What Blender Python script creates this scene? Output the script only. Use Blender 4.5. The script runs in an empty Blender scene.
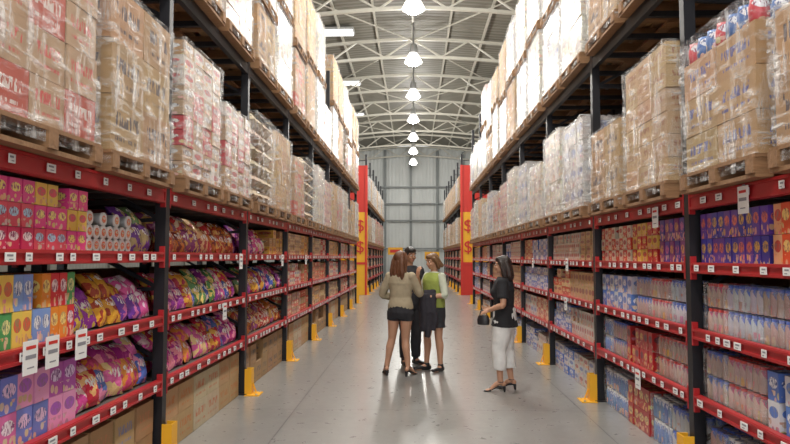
import bpy, bmesh, math, random
from mathutils import Vector, Matrix, noise
R = random.Random(7)
C = bpy.context.scene.collection
sc = bpy.context.scene
try:
    sc.view_settings.view_transform = 'Standard'
    sc.view_settings.look = 'None'
    sc.view_settings.exposure = 0.0
except Exception: pass

# ------------------------------------------------------------ materials
def newmat(name):
    m = bpy.data.materials.new(name); m.use_nodes = True
    nt = m.node_tree; nt.nodes.clear()
    out = nt.nodes.new('ShaderNodeOutputMaterial')
    return m, nt, out
def bsdf(nt, out, **kw):
    b = nt.nodes.new('ShaderNodeBsdfPrincipled')
    for k, v in kw.items():
        b.inputs[k].default_value = v
    nt.links.new(b.outputs[0], out.inputs[0]); return b
def math_(nt, op, a, b=None, c=None):
    n = nt.nodes.new('ShaderNodeMath'); n.operation = op
    for i, x in enumerate((a, b, c)):
        if x is None: continue
        if isinstance(x, (int, float)): n.inputs[i].default_value = x
        else: nt.links.new(x, n.inputs[i])
    return n.outputs[0]
def mixc(nt, f, a, b, mode='MIX'):
    n = nt.nodes.new('ShaderNodeMix'); n.data_type = 'RGBA'; n.blend_type = mode
    for i, x in ((0, f), (6, a), (7, b)):
        if isinstance(x, (int, float)): n.inputs[i].default_value = x
        elif isinstance(x, tuple): n.inputs[i].default_value = x
        else: nt.links.new(x, n.inputs[i])
    return n.outputs[2]
def noise_(nt, vec, scale, detail=3, rough=.5):
    n = nt.nodes.new('ShaderNodeTexNoise'); n.inputs['Scale'].default_value = scale
    n.inputs['Detail'].default_value = detail; n.inputs['Roughness'].default_value = rough
    if vec is not None: nt.links.new(vec, n.inputs['Vector'])
    return n.outputs[0]
def mapping(nt, vec, scale=(1,1,1), rot=(0,0,0)):
    n = nt.nodes.new('ShaderNodeMapping'); n.inputs['Scale'].default_value = scale
    n.inputs['Rotation'].default_value = rot
    nt.links.new(vec, n.inputs['Vector']); return n.outputs[0]
def coord(nt, k='Object'):
    n = nt.nodes.new('ShaderNodeTexCoord'); return n.outputs[k]
def bump(nt, h, b, s=.3, d=.01):
    n = nt.nodes.new('ShaderNodeBump'); n.inputs['Strength'].default_value = s
    n.inputs['Distance'].default_value = d
    nt.links.new(h, n.inputs['Height']); nt.links.new(n.outputs[0], b.inputs['Normal'])
def plain(name, col, rough=.6, metal=0., var=.15, sc_=8., bmp=0., scl=(1,1,1)):
    m, nt, out = newmat(name)
    b = bsdf(nt, out, Roughness=rough, Metallic=metal)
    n = noise_(nt, mapping(nt, coord(nt), scl), sc_, 4)
    d = tuple(c*(1-var) for c in col)+(1,); l = tuple(min(1, c*(1+var)) for c in col)+(1,)
    nt.links.new(mixc(nt, n, d, l), b.inputs['Base Color'])
    if bmp: bump(nt, n, b, bmp, .02)
    return m
def emis(name, col, st):
    m, nt, out = newmat(name)
    e = nt.nodes.new('ShaderNodeEmission'); e.inputs[0].default_value = tuple(col)+(1,); e.inputs[1].default_value = st
    nt.links.new(e.outputs[0], out.inputs[0]); return m

def label_mat(name, kind, rough=.35):
    m, nt, out = newmat(name)
    b = bsdf(nt, out, Roughness=rough)
    a1 = nt.nodes.new('ShaderNodeAttribute'); a1.attribute_name = 'c1'
    a2 = nt.nodes.new('ShaderNodeAttribute'); a2.attribute_name = 'c2'
    uv = nt.nodes.new('ShaderNodeUVMap'); uv.uv_map = 'UVMap'
    sp = nt.nodes.new('ShaderNodeSeparateXYZ'); nt.links.new(uv.outputs[0], sp.inputs[0])
    u, v = sp.outputs[0], sp.outputs[1]
    rnd = a1.outputs['Alpha']
    cmb = nt.nodes.new('ShaderNodeCombineXYZ')
    nt.links.new(u, cmb.inputs[0]); nt.links.new(v, cmb.inputs[1]); nt.links.new(math_(nt, 'MULTIPLY', rnd, 37.), cmb.inputs[2])
    P = cmb.outputs[0]
    if kind == 'pack':
        eu = math_(nt, 'POWER', math_(nt, 'DIVIDE', math_(nt, 'SUBTRACT', u, .5), .40), 2)
        ev = math_(nt, 'POWER', math_(nt, 'DIVIDE', math_(nt, 'SUBTRACT', v, .62), .2), 2)
        ell = math_(nt, 'LESS_THAN', math_(nt, 'ADD', eu, ev), 1.)
        txt = math_(nt, 'GREATER_THAN', noise_(nt, mapping(nt, P, (9, 3.5, 1)), 1.6, 2), .54)
        inner = mixc(nt, txt, a2.outputs['Color'], mixc(nt, .6, a1.outputs['Color'], (.02, .02, .12, 1)))
        low = math_(nt, 'LESS_THAN', v, .36)
        vor = nt.nodes.new('ShaderNodeTexVoronoi'); vor.inputs['Scale'].default_value = 3.2
        nt.links.new(P, vor.inputs['Vector'])
        pic = mixc(nt, .5, mixc(nt, .55, vor.outputs['Color'], a2.outputs['Color']), (.75, .35, .12, 1))
        picm = math_(nt, 'MULTIPLY', low, math_(nt, 'LESS_THAN', vor.outputs['Distance'], .42))
        base = mixc(nt, picm, a1.outputs['Color'], pic)
        col = mixc(nt, ell, base, inner)
    elif kind == 'carton':
        row = math_(nt, 'LESS_THAN', math_(nt, 'ABSOLUTE', math_(nt, 'SUBTRACT', v, .6)), .13)
        cu = math_(nt, 'LESS_THAN', math_(nt, 'ABSOLUTE', math_(nt, 'SUBTRACT', u, .5)), .36)
        txt = math_(nt, 'GREATER_THAN', noise_(nt, mapping(nt, P, (13, 2.2, 1)), 1.5, 1), .5)
        msk = math_(nt, 'MULTIPLY', math_(nt, 'MULTIPLY', row, cu), txt)
        row2 = math_(nt, 'LESS_THAN', math_(nt, 'ABSOLUTE', math_(nt, 'SUBTRACT', v, .25)), .04)
        txt2 = math_(nt, 'GREATER_THAN', noise_(nt, mapping(nt, P, (30, 1, 1)), 1.5, 1), .52)
        m2 = math_(nt, 'MULTIPLY', math_(nt, 'MULTIPLY', row2, cu), txt2)
        msk = math_(nt, 'MAXIMUM', msk, m2)
        n = noise_(nt, coord(nt), 14, 4)
        base = mixc(nt, math_(nt, 'MULTIPLY', n, .35), a1.outputs['Color'], (.12, .07, .03, 1))
        col = mixc(nt, math_(nt, 'MULTIPLY', msk, .85), base, a2.outputs['Color'])
    else:
        mk = math_(nt, 'GREATER_THAN', noise_(nt, P, 3.2, 2), .53)
        col = mixc(nt, mk, a1.outputs['Color'], a2.outputs['Color'])
        du = math_(nt, 'POWER', math_(nt, 'DIVIDE', math_(nt, 'SUBTRACT', u, .5), .36), 2)
        dv = math_(nt, 'POWER', math_(nt, 'DIVIDE', math_(nt, 'SUBTRACT', v, .66), .15), 2)
        el = math_(nt, 'LESS_THAN', math_(nt, 'ADD', du, dv), 1.)
        txt = math_(nt, 'GREATER_THAN', noise_(nt, mapping(nt, P, (9, 3, 1)), 1.6, 2), .52)
        col = mixc(nt, math_(nt, 'MULTIPLY', el, txt), col, (.9, .88, .85, 1))
        bump(nt, noise_(nt, mapping(nt, P, (4, 4, 1)), 2.5, 3), b, .6, .02)
    nt.links.new(col, b.inputs['Base Color'])
    return m

def film_mat(name, base, amp, tint=(.86, .86, .85)):
    m, nt, out = newmat(name)
    p = nt.nodes.new('ShaderNodeBsdfPrincipled')
    p.inputs['Base Color'].default_value = tint+(1,); p.inputs['Roughness'].default_value = .22
    t = nt.nodes.new('ShaderNodeBsdfTransparent')
    c = coord(nt)
    n1 = noise_(nt, mapping(nt, c, (2.2, 2.2, 9), (.5, .35, 0)), 2.2, 5, .6)
    n2 = noise_(nt, mapping(nt, c, (6, 6, 1.2), (-.4, .5, 0)), 2., 5, .6)
    r = math_(nt, 'MULTIPLY', math_(nt, 'SUBTRACT', math_(nt, 'MAXIMUM', n1, n2), .53), amp)
    f = math_(nt, 'ADD', r, base)
    cl = nt.nodes.new('ShaderNodeClamp'); nt.links.new(f, cl.inputs[0]); cl.inputs[1].default_value = .04; cl.inputs[2].default_value = .85
    mx = nt.nodes.new('ShaderNodeMixShader')
    nt.links.new(cl.outputs[0], mx.inputs[0]); nt.links.new(t.outputs[0], mx.inputs[1]); nt.links.new(p.outputs[0], mx.inputs[2])
    nt.links.new(mx.outputs[0], out.inputs[0])
    bump(nt, math_(nt, 'ADD', n1, n2), p, .9, .05)
    return m

mPACK = label_mat('printed_pack', 'pack', .3)
mCART = label_mat('corrugated_carton', 'carton', .75)
mBAG = label_mat('foil_bag', 'bag', .22)
mFILM = film_mat('stretch_film', .10, 2.6)
mFILM2 = film_mat('stretch_film_thick', .30, 2.6)
mCLR = film_mat('clear_multipack_film', .08, 1.2)
mWOOD = plain('pallet_wood', (.26, .14, .065), .8, 0, .4, 6, .3, (1, 6, 6))
mBLACK = plain('rack_black_steel', (.014, .014, .018), .45, .2, .2)
mRED = plain('rack_red_steel', (.42, .018, .022), .4, .1, .12)
mDECK = plain('shelf_deck', (.11, .09, .08), .6, .2, .3)
mYEL = plain('safety_yellow', (.85, .43, .02), .45, 0, .06)
mSIGNR = plain('sign_red', (.6, .03, .02), .5, 0, .05)
mWHITE = plain('paper_white', (.8, .8, .78), .6, 0, .04)
mTAGT = plain('tag_print', (.25, .25, .28), .6, 0, .04)
mTRUSS = plain('truss_steel', (.56, .54, .47), .45, .1, .1)
mGALV = plain('galvanised', (.55, .56, .56), .4, .4, .1)

# ------------------------------------------------------------ mesh builder
class MB:
    def __init__(s): s.v=[]; s.f=[]; s.uv=[]; s.c1=[]; s.c2=[]; s.mi=[]; s.sm=[]; s.mats=[]
    def mat(s, m):
        if m not in s.mats: s.mats.append(m)
        return s.mats.index(m)
    def face(s, idx, uvs, c1, c2, mi, sm=False):
        s.f.append(idx); s.uv += uvs; s.c1 += [c1]*len(idx); s.c2 += [c2]*len(idx); s.mi.append(mi); s.sm.append(sm)
    def box(s, c, d, m, c1=(.5,.5,.5), c2=(.8,.8,.8), r=0., rz=0., M=None):
        mi = s.mat(m); n = len(s.v)
        hx, hy, hz = d[0]/2, d[1]/2, d[2]/2
        ca, sa = math.cos(rz), math.sin(rz)
        for z in (-hz, hz):
            for x, y in ((-hx,-hy),(hx,-hy),(hx,hy),(-hx,hy)):
                p = (c[0]+x*ca-y*sa, c[1]+x*sa+y*ca, c[2]+z) if M is None else tuple(M @ Vector((x, y, z)))
                s.v.append(p)
        A = tuple(c1[:3])+(r,); B = tuple(c2[:3])+(1,)
        q = [(0,0),(1,0),(1,1),(0,1)]
        for f in ((0,1,5,4),(1,2,6,5),(2,3,7,6),(3,0,4,7),(4,5,6,7),(3,2,1,0)):
            s.face([n+i for i in f], q, A, B, mi)
    def bar(s, p, q, w, h, m):
        p, q = Vector(p), Vector(q); d = q-p; L = d.length
        z = d.normalized(); up = Vector((0,0,1)) if abs(z.z) < .95 else Vector((0,1,0))
        x = z.cross(up).normalized(); y = x.cross(z)
        M = Matrix((x, z, y)).transposed().to_4x4(); M.translation = (p+q)/2
        s.box((0,0,0), (w, L, h), m, M=M)
    def lathe(s, c, prof, m, c1=(.5,.5,.5), c2=(.8,.8,.8), r=0., n=10, axis='z', sm=True):
        mi0 = s.mat(m); b = len(s.v)
        A = tuple(c1[:3])+(r,); B = tuple(c2[:3])+(1,)
        for (ra, h, *_) in prof:
            for i in range(n):
                a = 2*math.pi*i/n; x, y = ra*math.cos(a), ra*math.sin(a)
                s.v.append((c[0]+x, c[1]+y, c[2]+h) if axis == 'z' else (c[0]+h, c[1]+x, c[2]+y))
        for k in range(len(prof)-1):
            mm = prof[k][2] if len(prof[k]) > 2 else None
            mi = s.mat(mm) if mm else mi0
            for i in range(n):
                j = (i+1) % n
                s.face([b+k*n+i, b+k*n+j, b+(k+1)*n+j, b+(k+1)*n+i],
                       [(i/n*2%1, k/(len(prof)-1)), ((i/n*2%1)+2/n, k/(len(prof)-1)), ((i/n*2%1)+2/n, (k+1)/(len(prof)-1)), (i/n*2%1, (k+1)/(len(prof)-1))], A, B, mi, sm)
        mm = prof[-1][2] if len(prof[-1]) > 2 else None
        top = [b+(len(prof)-1)*n+i for i in range(n)]
        s.face(top, [(.5+.5*math.cos(6.283*i/n), .5+.5*math.sin(6.283*i/n)) for i in range(n)], A, B, s.mat(mm) if mm else mi0)
        s.face([b+n-1-i for i in range(n)], [(.1, .1)]*n, A, B, mi0)
    def bag(s, M, w, h, t, m, c1, c2, r, nu=7, nv=6):
        mi = s.mat(m); A = tuple(c1[:3])+(r,); B = tuple(c2[:3])+(1,)
        for sd in (1, -1):
            b = len(s.v)
            for j in range(nv+1):
                for i in range(nu+1):
                    u, v = i/nu, j/nv
                    th = t/2*(max(0, 1-abs(2*u-1)**2.5)**.6)*(max(0, 1-abs(2*v-1)**3)**.6)
                    th *= 1+.35*noise.noise(Vector((u*3+r*50, v*3, sd*2)))
                    pin = 1-.10*math.sin(math.pi*v)
                    s.v.append(tuple(M @ Vector(((u-.5)*w*(1.0 if j in (0, nv) else pin), sd*-th, v*h))))
            for j in range(nv):
                for i in range(nu):
                    a = b+j*(nu+1)+i
                    q = [a, a+1, a+nu+2, a+nu+1]; uv = [(i/nu, j/nv), ((i+1)/nu, j/nv), ((i+1)/nu, (j+1)/nv), (i/nu, (j+1)/nv)]
                    if sd < 0: q.reverse(); uv.reverse()
                    s.face(q, uv, A, B, mi, True)
    def shell(s, lo, hi, m, n=7, amp=.02, seed=0, top=True):
        mi = s.mat(m); lo, hi = Vector(lo), Vector(hi); c = (lo+hi)/2; d = hi-lo
        def P(a, b_, axis, side):
            p = [0,0,0]; o = [i for i in range(3) if i != axis]
            p[axis] = side; p[o[0]] = a; p[o[1]] = b_
            q = Vector((lo[i]+p[i]*d[i] for i in range(3)))
            dirv = (q-c); dirv = Vector((dirv.x/d.x, dirv.y/d.y, dirv.z/d.z*.4)); 
            k = noise.noise(q*4+Vector((seed*7.1, seed*3.3, 0)))*.5+.5
            k2 = noise.noise(q*11+Vector((seed*2.1, 0, seed)))*.5
            return q + dirv*2*amp*(k+k2*.6)
        for axis, side in ((0,0),(0,1),(1,0),(1,1),(2,1)):
            if axis == 2 and not top: continue
            b = len(s.v)
            for j in range(n+1):
                for i in range(n+1): s.v.append(tuple(P(i/n, j/n, axis, side)))
            for j in range(n):
                for i in range(n):
                    a = b+j*(n+1)+i
                    s.face([a, a+1, a+n+2, a+n+1], [(i/n, j/n)]*4, (1,1,1,0), (1,1,1,1), mi, True)
    def mesh(s, name):
        me = bpy.data.meshes.new(name)
        me.from_pydata(s.v, [], s.f)
        for m in s.mats: me.materials.append(m)
        me.polygons.foreach_set('material_index', s.mi)
        me.polygons.foreach_set('use_smooth', s.sm)
        ul = me.uv_layers.new(name='UVMap'); ul.data.foreach_set('uv', [x for t in s.uv for x in t])
        for nm, dat in (('c1', s.c1), ('c2', s.c2)):
            at = me.color_attributes.new(nm, 'FLOAT_COLOR', 'CORNER')
            at.data.foreach_set('color', [x for t in dat for x in t])
        me.update(); return me
    def obj(s, name, parent=None):
        o = bpy.data.objects.new(name, s.mesh(name)); C.objects.link(o)
        if parent: o.parent = parent
        return o
def put(name, me, loc=(0,0,0), rz=0.):
    o = bpy.data.objects.new(name, me); C.objects.link(o); o.location = loc; o.rotation_euler[2] = rz; return o
def jit(c, a=.08):
    return tuple(max(0, min(1, x*(1+R.uniform(-a, a)))) for x in c)

# ------------------------------------------------------------ layout constants
FACE = {-1: 1.96, 1: 2.04}
POST0 = {-1: 5.06, 1: 4.83}
BAY = 2.46
LEV = {-1: [.60, 1.10, 1.60, 2.08], 1: [.56, 1.04, 1.52, 2.0]}
UP = {-1: 3.84, 1: 3.80}
NB = 7
DEP = 1.08

def rack(s, ya, nb, name, posth=6.0):
    mb = MB(); F = FACE[s]
    X = lambda d: s*(F+d)
    for k in range(nb+1):
        y = ya+k*BAY
        for d in (.045, DEP-.045):
            mb.box((X(d), y, posth/2), (.085, .08, posth), mBLACK)
            mb.box((X(d), y, .008), (.15, .14, .016), mBLACK)
        z = .25
        while z < posth-.6:
            mb.bar((X(.06), y, z), (X(DEP-.06), y, z+.5), .03, .03, mBLACK)
            mb.bar((X(DEP-.06), y, z+.5), (X(.06), y, z+.55), .03, .03, mBLACK)
            z += .55
        for L in LEV[s]:
            for sg in (-1, 1):
                if (k == 0 and sg < 0) or (k == nb and sg > 0): continue
                mb.box((X(.02), y+sg*.052, L), (.04, .02, .17), mRED)
    for k in range(nb):
        y0 = ya+k*BAY+.05; y1 = y0+BAY-.1; yc = (y0+y1)/2; ln = y1-y0
        for i, L in enumerate(LEV[s]):
            h = .11 if i == 3 else .08
            for d in (.03, DEP-.03):
                mb.box((X(d), yc, L), (.045, ln, h), mRED)
            mb.box((X(.004), yc, L-h/2+.012), (.012, ln, .016), mRED)
            mb.box((X(.004), yc, L+h/2-.012), (.012, ln, .016), mRED)
            if i < 3:
                mb.box((X(DEP/2), yc, L+.02), (DEP-.12, ln, .02), mDECK)
            for j in range(5):
                mb.box((X(DEP/2), y0+(j+.5)*ln/5, L-.02), (DEP-.1, .05, .04), mDECK)
        for d in (.03, DEP-.03):
            mb.box((X(d), yc, UP[s]), (.05, ln, .12), mBLACK)
        for j in range(4):
            mb.box((X(DEP/2), y0+(j+.5)*ln/4, UP[s]), (DEP-.1, .05, .05), mBLACK)
    return mb.obj(name)
for s in (-1, 1):
    ya = POST0[s]-2*BAY
    o = rack(s, ya, NB+2, 'pallet_rack')
    put('pallet_rack', o.data, (s*(DEP+.1), 0, 0))
    o = rack(s, 27.3, 6, 'pallet_rack')
    put('pallet_rack', o.data, (s*(DEP+.1), 0, 0))

# ------------------------------------------------------------ pallets with loads
BR = (.42, .25, .12)
def pallet(mb, z=0, lx=1.14, ly=1.04):
    for i in range(3):
        mb.box((0, (i-1)*(ly/2-.05), z+.07), (lx, .09, .09), mWOOD)
    for i in range(7):
        mb.box((-lx/2+.06+i*(lx-.12)/6, 0, z+.126), (.10, ly, .022), mWOOD)
    for i in range(3):
        mb.box((-lx/2+.06+i*(lx-.12)/2, 0, z+.0125), (.10, ly, .025), mWOOD)
def load(kind, h, seed):
    rr = random.Random(seed); mb = MB(); pallet(mb)
    z0 = .138; lx, ly = 1.06, .98
    def grid(nx, ny, nz, hh, fn, m, gap=.006, jt=.006, top_missing=0):
        for k in range(nz):
            for i in range(nx):
                for j in range(ny):
                    if 0 < i < nx-1 and 0 < j < ny-1 and k < nz-1: continue
                    if k == nz-1 and rr.random() < top_missing: continue
                    c1, c2 = fn(i, j, k)
                    sx, sy = lx/nx, ly/ny
                    mb.box((-lx/2+sx*(i+.5)+rr.uniform(-jt, jt), -ly/2+sy*(j+.5)+rr.uniform(-jt, jt), z0+hh*(k+.5)),
                           (sx-gap, sy-gap, hh-.004), m, c1, c2, rr.random(), rr.uniform(-.01, .01))
    film = mFILM; famp = .03
    if kind == 'redwhite':
        nz = round(h/.24); hh = h/nz
        grid(2, 3, nz, hh, lambda i, j, k: (((.50,.09,.06),(.7,.65,.6)) if (i+2*j+k) % 4 == 0 else ((.50,.33,.20),(.55,.05,.05))), mCART)
    elif kind == 'brown':
        nz = round(h/.36); hh = h/nz
        grid(2, 2, nz, hh, lambda i, j, k: (jit((.46,.28,.13)), (.05,.04,.06)), mCART)
    elif kind == 'multi':
        nz = round(h/.13); hh = h/nz
        cols = [((.62,.56,.50),(.5,.06,.06)), ((.42,.26,.14),(.7,.7,.7)), ((.48,.07,.08),(.7,.65,.6)), ((.42,.3,.2),(.7,.7,.7))]
        grid(3, 4, nz, hh, lambda i, j, k: cols[(k//2+(j % 2)) % 4], mPACK)
    elif kind == 'sacks':
        nz = round(h/.17); hh = h/nz
        for k in range(nz):
            for i in range(2):
                for j in range(3):
                    M = Matrix.Translation((-lx/2+.27+.53*i, -ly/2+.17+.325*j-.0, z0+hh*(k+.5))) @ Matrix.Rotation(rr.uniform(-.05,.05), 4, 'Z') @ Matrix.Rotation(math.pi/2, 4, 'X') @ Matrix.Translation((0,0,-.165))
                    mb.bag(M, .52, .33, hh*1.35, mCART, jit((.55,.43,.30)), (.4,.12,.08), rr.random())
    elif kind == 'tan':
        nz = round(h/.2); hh = h/nz
        grid(3, 3, nz, hh, lambda i, j, k: (jit((.52,.35,.19)), (.30,.12,.06)), mCART, top_missing=.25)
    elif kind == 'white':
        nz = round(h/.22); hh = h/nz; film = mFILM2
        grid(3, 3, nz, hh, lambda i, j, k: (jit((.60,.52,.43)), (.35,.2,.15)), mPACK)
    elif kind == 'pink':
        nz = round(h/.2); hh = h/nz
        grid(3, 4, nz, hh, lambda i, j, k: (jit((.58,.44,.38)), (.45,.08,.1)), mPACK)
    elif kind == 'bluetop':
        nz = round(h/.3); hh = h/nz
        grid(2, 2, nz-1, hh, lambda i, j, k: (jit((.46,.29,.14)), (.06,.08,.3)), mCART)
        for i in range(8):
            for j in range(7):
                mb.lathe((-lx/2+.07+i*.13, -ly/2+.07+j*.14, z0+hh*(nz-1)), [(.045,0),(.06,.02),(.06,.10),(.05,.13),(.05,.15)], mPACK, (.08,.18,.45) if (i+j) % 3 else (.6,.08,.1), (.75,.75,.8), rr.random(), 8)
        h = hh*(nz-1)+.16
    elif kind == 'paper':
        nz = round(h/.28); hh = h/nz; film = mFILM2
        grid(2, 3, nz, hh, lambda i, j, k: (jit((.52,.47,.44)), (.12,.18,.42)), mPACK)
    mb.shell((-lx/2-.006, -ly/2-.006, .06), (lx/2+.006, ly/2+.006, z0+h+.006), film, 9, famp, seed)
    return mb.mesh('pallet_load'), z0+h+.02
VAR = {}
for i, (k, h) in enumerate([('redwhite',1.25),('brown',1.08),('multi',1.15),('sacks',1.1),('tan',1.1),('white',1.15),('pink',1.0),('bluetop',1.05),('paper',1.05),
                            ('brown',.75),('white',.88),('tan',.75),('multi',.9),('redwhite',.95)]):
    VAR[k+('' if k not in VAR else '_s')] = load(k, h, i+3)
def place(key, s, y, z, off=0.):
    me, h = VAR[key]
    put('shrink_wrapped_pallet', me, (s*(FACE[s]+.47+off), y, z), (0 if s > 0 else math.pi)+R.uniform(-.012, .012))
    return h
SEQ = {-1: ['sacks','tan','redwhite','brown','multi','multi_s','sacks','tan','redwhite_s','sacks','white','pink','tan','multi','white','brown_s','tan','white','pink','sacks'],
       1: ['white','brown','brown_s','bluetop','tan','brown_s','paper','white','white_s','paper','white','pink','multi_s','paper','white_s','tan','white','pink','paper','white']}
SEQU = {-1: ['white','tan','sacks','multi_s','tan','pink','brown_s','white','redwhite_s','tan','white','multi_s'],
        1: ['white','paper','tan','pink','white','brown_s','white','paper']}
for s in (-1, 1):
    ya = POST0[s]-2*BAY
    n = 0
    for k in range(NB+2):
        for j in range(2):
            y = ya+k*BAY+.645+j*1.17
            place(SEQ[s][n % 20], s, y, LEV[s][3]+.055)
            a = place(SEQU[s][n % len(SEQU[s])], s, y, UP[s]+.06)
            if R.random() < .85 and k != 0: place(SEQU[s][(n*3+1) % len(SEQU[s])], s, y, UP[s]+.06+a)
            key = R.choice(['tan','white','brown','paper','pink'])
            if k > 0:
                if not (s > 0 and k in (1,)): place(key, s, y, LEV[s][3]+.055, DEP+.15)
                if not (s > 0 and k < 3): place(R.choice(['tan','white','paper']), s, y, UP[s]+.06, DEP+.15)
            n += 1
    for k in range(6):
        for j in range(2):
            y = 27.3+k*BAY+.645+j*1.17
            place(R.choice(['tan','brown','white','redwhite']), s, y, LEV[s][3]+.055)
            place(R.choice(['tan','brown','white','paper']), s, y, UP[s]+.06)

# ------------------------------------------------------------ shelf goods
def X(s, d): return s*(FACE[s]+d)
def boxes(mb, s, y0, y1, z, zm, bw, bd, bh, fn, m=None, rows=2, front=.06, lays=None):
    m = m or mPACK
    n = max(1, int((y1-y0)/bw)); nl = lays or max(1, int((zm)/bh))
    for i in range(n):
        y = y0+(i+.5)*(y1-y0)/n
        nn = nl if R.random() > .12 else max(1, nl-1)
        for l in range(nn):
            for r in range(rows):
                c1, c2 = fn(i, l)
                mb.box((X(s, front+bd*(r+.5)+R.uniform(0, .008)), y, z+bh*(l+.5)), (bd-.004, bw-.004, bh-.003), m, jit(c1, .05), c2, R.random(), R.uniform(-.015, .015))
def bags(mb, s, y0, y1, z, zm, w, h, t, pal, layers=2):
    n = max(1, int((y1-y0)/(w*.8)))
    for l in range(layers):
        for r in range(2 if l == 0 else 1):
            for i in range(n):
                y = y0+(i+.5)*(y1-y0)/n+R.uniform(-.015, .015)
                y = max(y0+w*.58, min(y1-w*.58, y))
                c = pal[(i//2) % len(pal)] if R.random() < .6 else R.choice(pal)
                lean = R.uniform(.15, .5) if l == 0 else R.uniform(.7, 1.15)
                M = Matrix.Translation((X(s, .10+.13*r+l*.05+R.uniform(0, .03)), y, z+.012+(0 if l == 0 else min(h*.82, zm-.16)))) @ Matrix.Rotation((-math.pi/2 if s > 0 else math.pi/2)+R.uniform(-.2, .2), 4, 'Z') @ Matrix.Rotation(R.uniform(-.1, .1), 4, 'Y') @ Matrix.Rotation(-lean, 4, 'X')
                mb.bag(M, w, h, t, mBAG, jit(c[0]), c[1], R.random())
mCAPS = {'blue': plain('cap_blue', (.05,.12,.5), .4), 'red': plain('cap_red', (.6,.03,.03), .4), 'white': plain('cap_white', (.7,.7,.68), .4), 'gold': plain('cap_gold', (.5,.3,.08), .4)}
JC = [((.42,.30,.27),(.12,.2,.5),'blue'), ((.50,.50,.55),(.08,.16,.55),'blue'), ((.42,.26,.20),(.55,.08,.06),'red'), ((.18,.28,.52),(.7,.7,.75),'white'), ((.48,.36,.32),(.5,.1,.2),'red')]
def jars(mb, s, y0, y1, z, lays, pal, rad=.036, hh=.17, rows=3, wrap=True):
    n = int((y1-y0)/(rad*2.04)); rd = rad*2.04; g = 6
    for l in range(lays):
        for i in range(n):
            c1, c2, cp = JC[pal[(i//g) % len(pal)]]; cp = mCAPS[cp]
            for r in range(rows):
                y = y0+(i+.5)*rd; x = X(s, .07+rad+r*rd)
                zz = z+l*(hh+.012)
                mb.lathe((x, y, zz), [(rad*.9,0),(rad*.98,.01),(rad*.98,hh*.78),(rad*.78,hh*.88,cp),(rad*.78,hh)], mPACK, jit(c1), c2, R.random(), 10)
        if wrap:
            for i0 in range(0, n, g):
                i1 = min(n, i0+g)
                lo = [X(s, .062), y0+i0*rd+.002, z+l*(hh+.012)+.002]; hi = [X(s, .078+rows*rd), y0+i1*rd-.002, z+l*(hh+.012)+hh+.006]
                if lo[0] > hi[0]: lo[0], hi[0] = hi[0], lo[0]
                mb.shell(lo, hi, mCLR, 3, .004, i0)
PK = [((.75,.06,.25),(.85,.7,.2)), ((.6,.03,.10),(.85,.75,.75)), ((.8,.25,.03),(.8,.7,.2)), ((.25,.05,.4),(.8,.5,.7))]
CANDY1 = [((.32,.05,.42),(.8,.6,.1)), ((.75,.38,.04),(.4,.06,.03)), ((.18,.05,.38),(.7,.2,.5)), ((.75,.12,.4),(.85,.7,.8)), ((.6,.05,.25),(.85,.7,.3)), ((.06,.12,.45),(.8,.6,.7))]
CANDY2 = [((.75,.09,.38),(.85,.6,.6)), ((.5,.04,.28),(.85,.3,.4)), ((.8,.28,.06),(.7,.08,.2)), ((.75,.14,.42),(.85,.65,.3)), ((.6,.03,.06),(.85,.5,.2)), ((.10,.18,.55),(.8,.3,.5)), ((.7,.06,.3),(.85,.8,.8))]
CANDY3 = [((.5,.07,.03),(.8,.45,.12)), ((.6,.2,.03),(.2,.03,.03)), ((.3,.06,.2),(.75,.45,.15)), ((.7,.42,.2),(.4,.06,.06)), ((.6,.05,.05),(.85,.7,.5))]
CANDY4 = [((.6,.03,.08),(.85,.5,.08)), ((.3,.04,.3),(.8,.3,.45)), ((.75,.38,.05),(.45,.03,.07)), ((.1,.28,.1),(.8,.65,.2)), ((.06,.12,.45),(.8,.65,.5)), ((.7,.1,.35),(.85,.7,.6))]
def stripes(pal, w=1, byrow=False):
    return lambda i, l: pal[((l if byrow else 0)+i//w) % len(pal)]
def zt(s, i): return LEV[s][i]+.0305
s = -1; Y = POST0[-1]
a = Y-BAY+.09; b = Y-.07
mb = MB(); boxes(mb, s, a, 3.92, zt(s,2), .38, .105, .16, .125, stripes([PK[0],PK[1],((.7,.08,.12),(.4,.65,.8)),PK[0],((.75,.5,.08),(.7,.06,.12))], 3, True), rows=3); mb.obj('sweet_boxes')
mb = MB()
for i in range(7):
    for l in range(3 if i % 2 == 0 else 2):
        y = 3.99+i*.092; z = zt(s,2)+.047+l*.086
        mb.lathe((X(s, .25), y, z), [(.032,0,mCAPS['white']),(.043,.15,mCAPS['white']),(.045,.152,mCAPS['white']),(.045,.165,mCAPS['white'])], mPACK, (.8,.3,.1), (.9,.9,.9), R.random(), 14, 'x')
        mb.lathe((X(s, .25)+.1652, y, z), [(.026,0),(.024,.002)], mPACK, (.75,.15,.05), (.8,.7,.5), R.random(), 12, 'x')
mb.obj('instant_noodle_cups')
mb = MB(); bags(mb, s, 4.62, b, zt(s,2), .4, .18, .22, .09, [((.2,.07,.35),(.5,.4,.2)), ((.15,.25,.1),(.6,.5,.2)), ((.4,.05,.2),(.7,.5,.3))], 2); mb.obj('crisp_bags')
mb = MB(); boxes(mb, s, a, 3.80, zt(s,1), .38, .085, .13, .19, stripes([((.8,.25,.03),(.85,.65,.2)),((.65,.03,.04),(.85,.7,.7)),((.08,.32,.1),(.8,.75,.3)),((.8,.55,.1),(.7,.12,.06)),((.2,.32,.62),(.8,.8,.8))], 2, True), rows=3); mb.obj('juice_cartons')
mb = MB(); bags(mb, s, 3.86, b, zt(s,1), .38, .18, .22, .09, CANDY1, 2); mb.obj('candy_bags')
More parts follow.
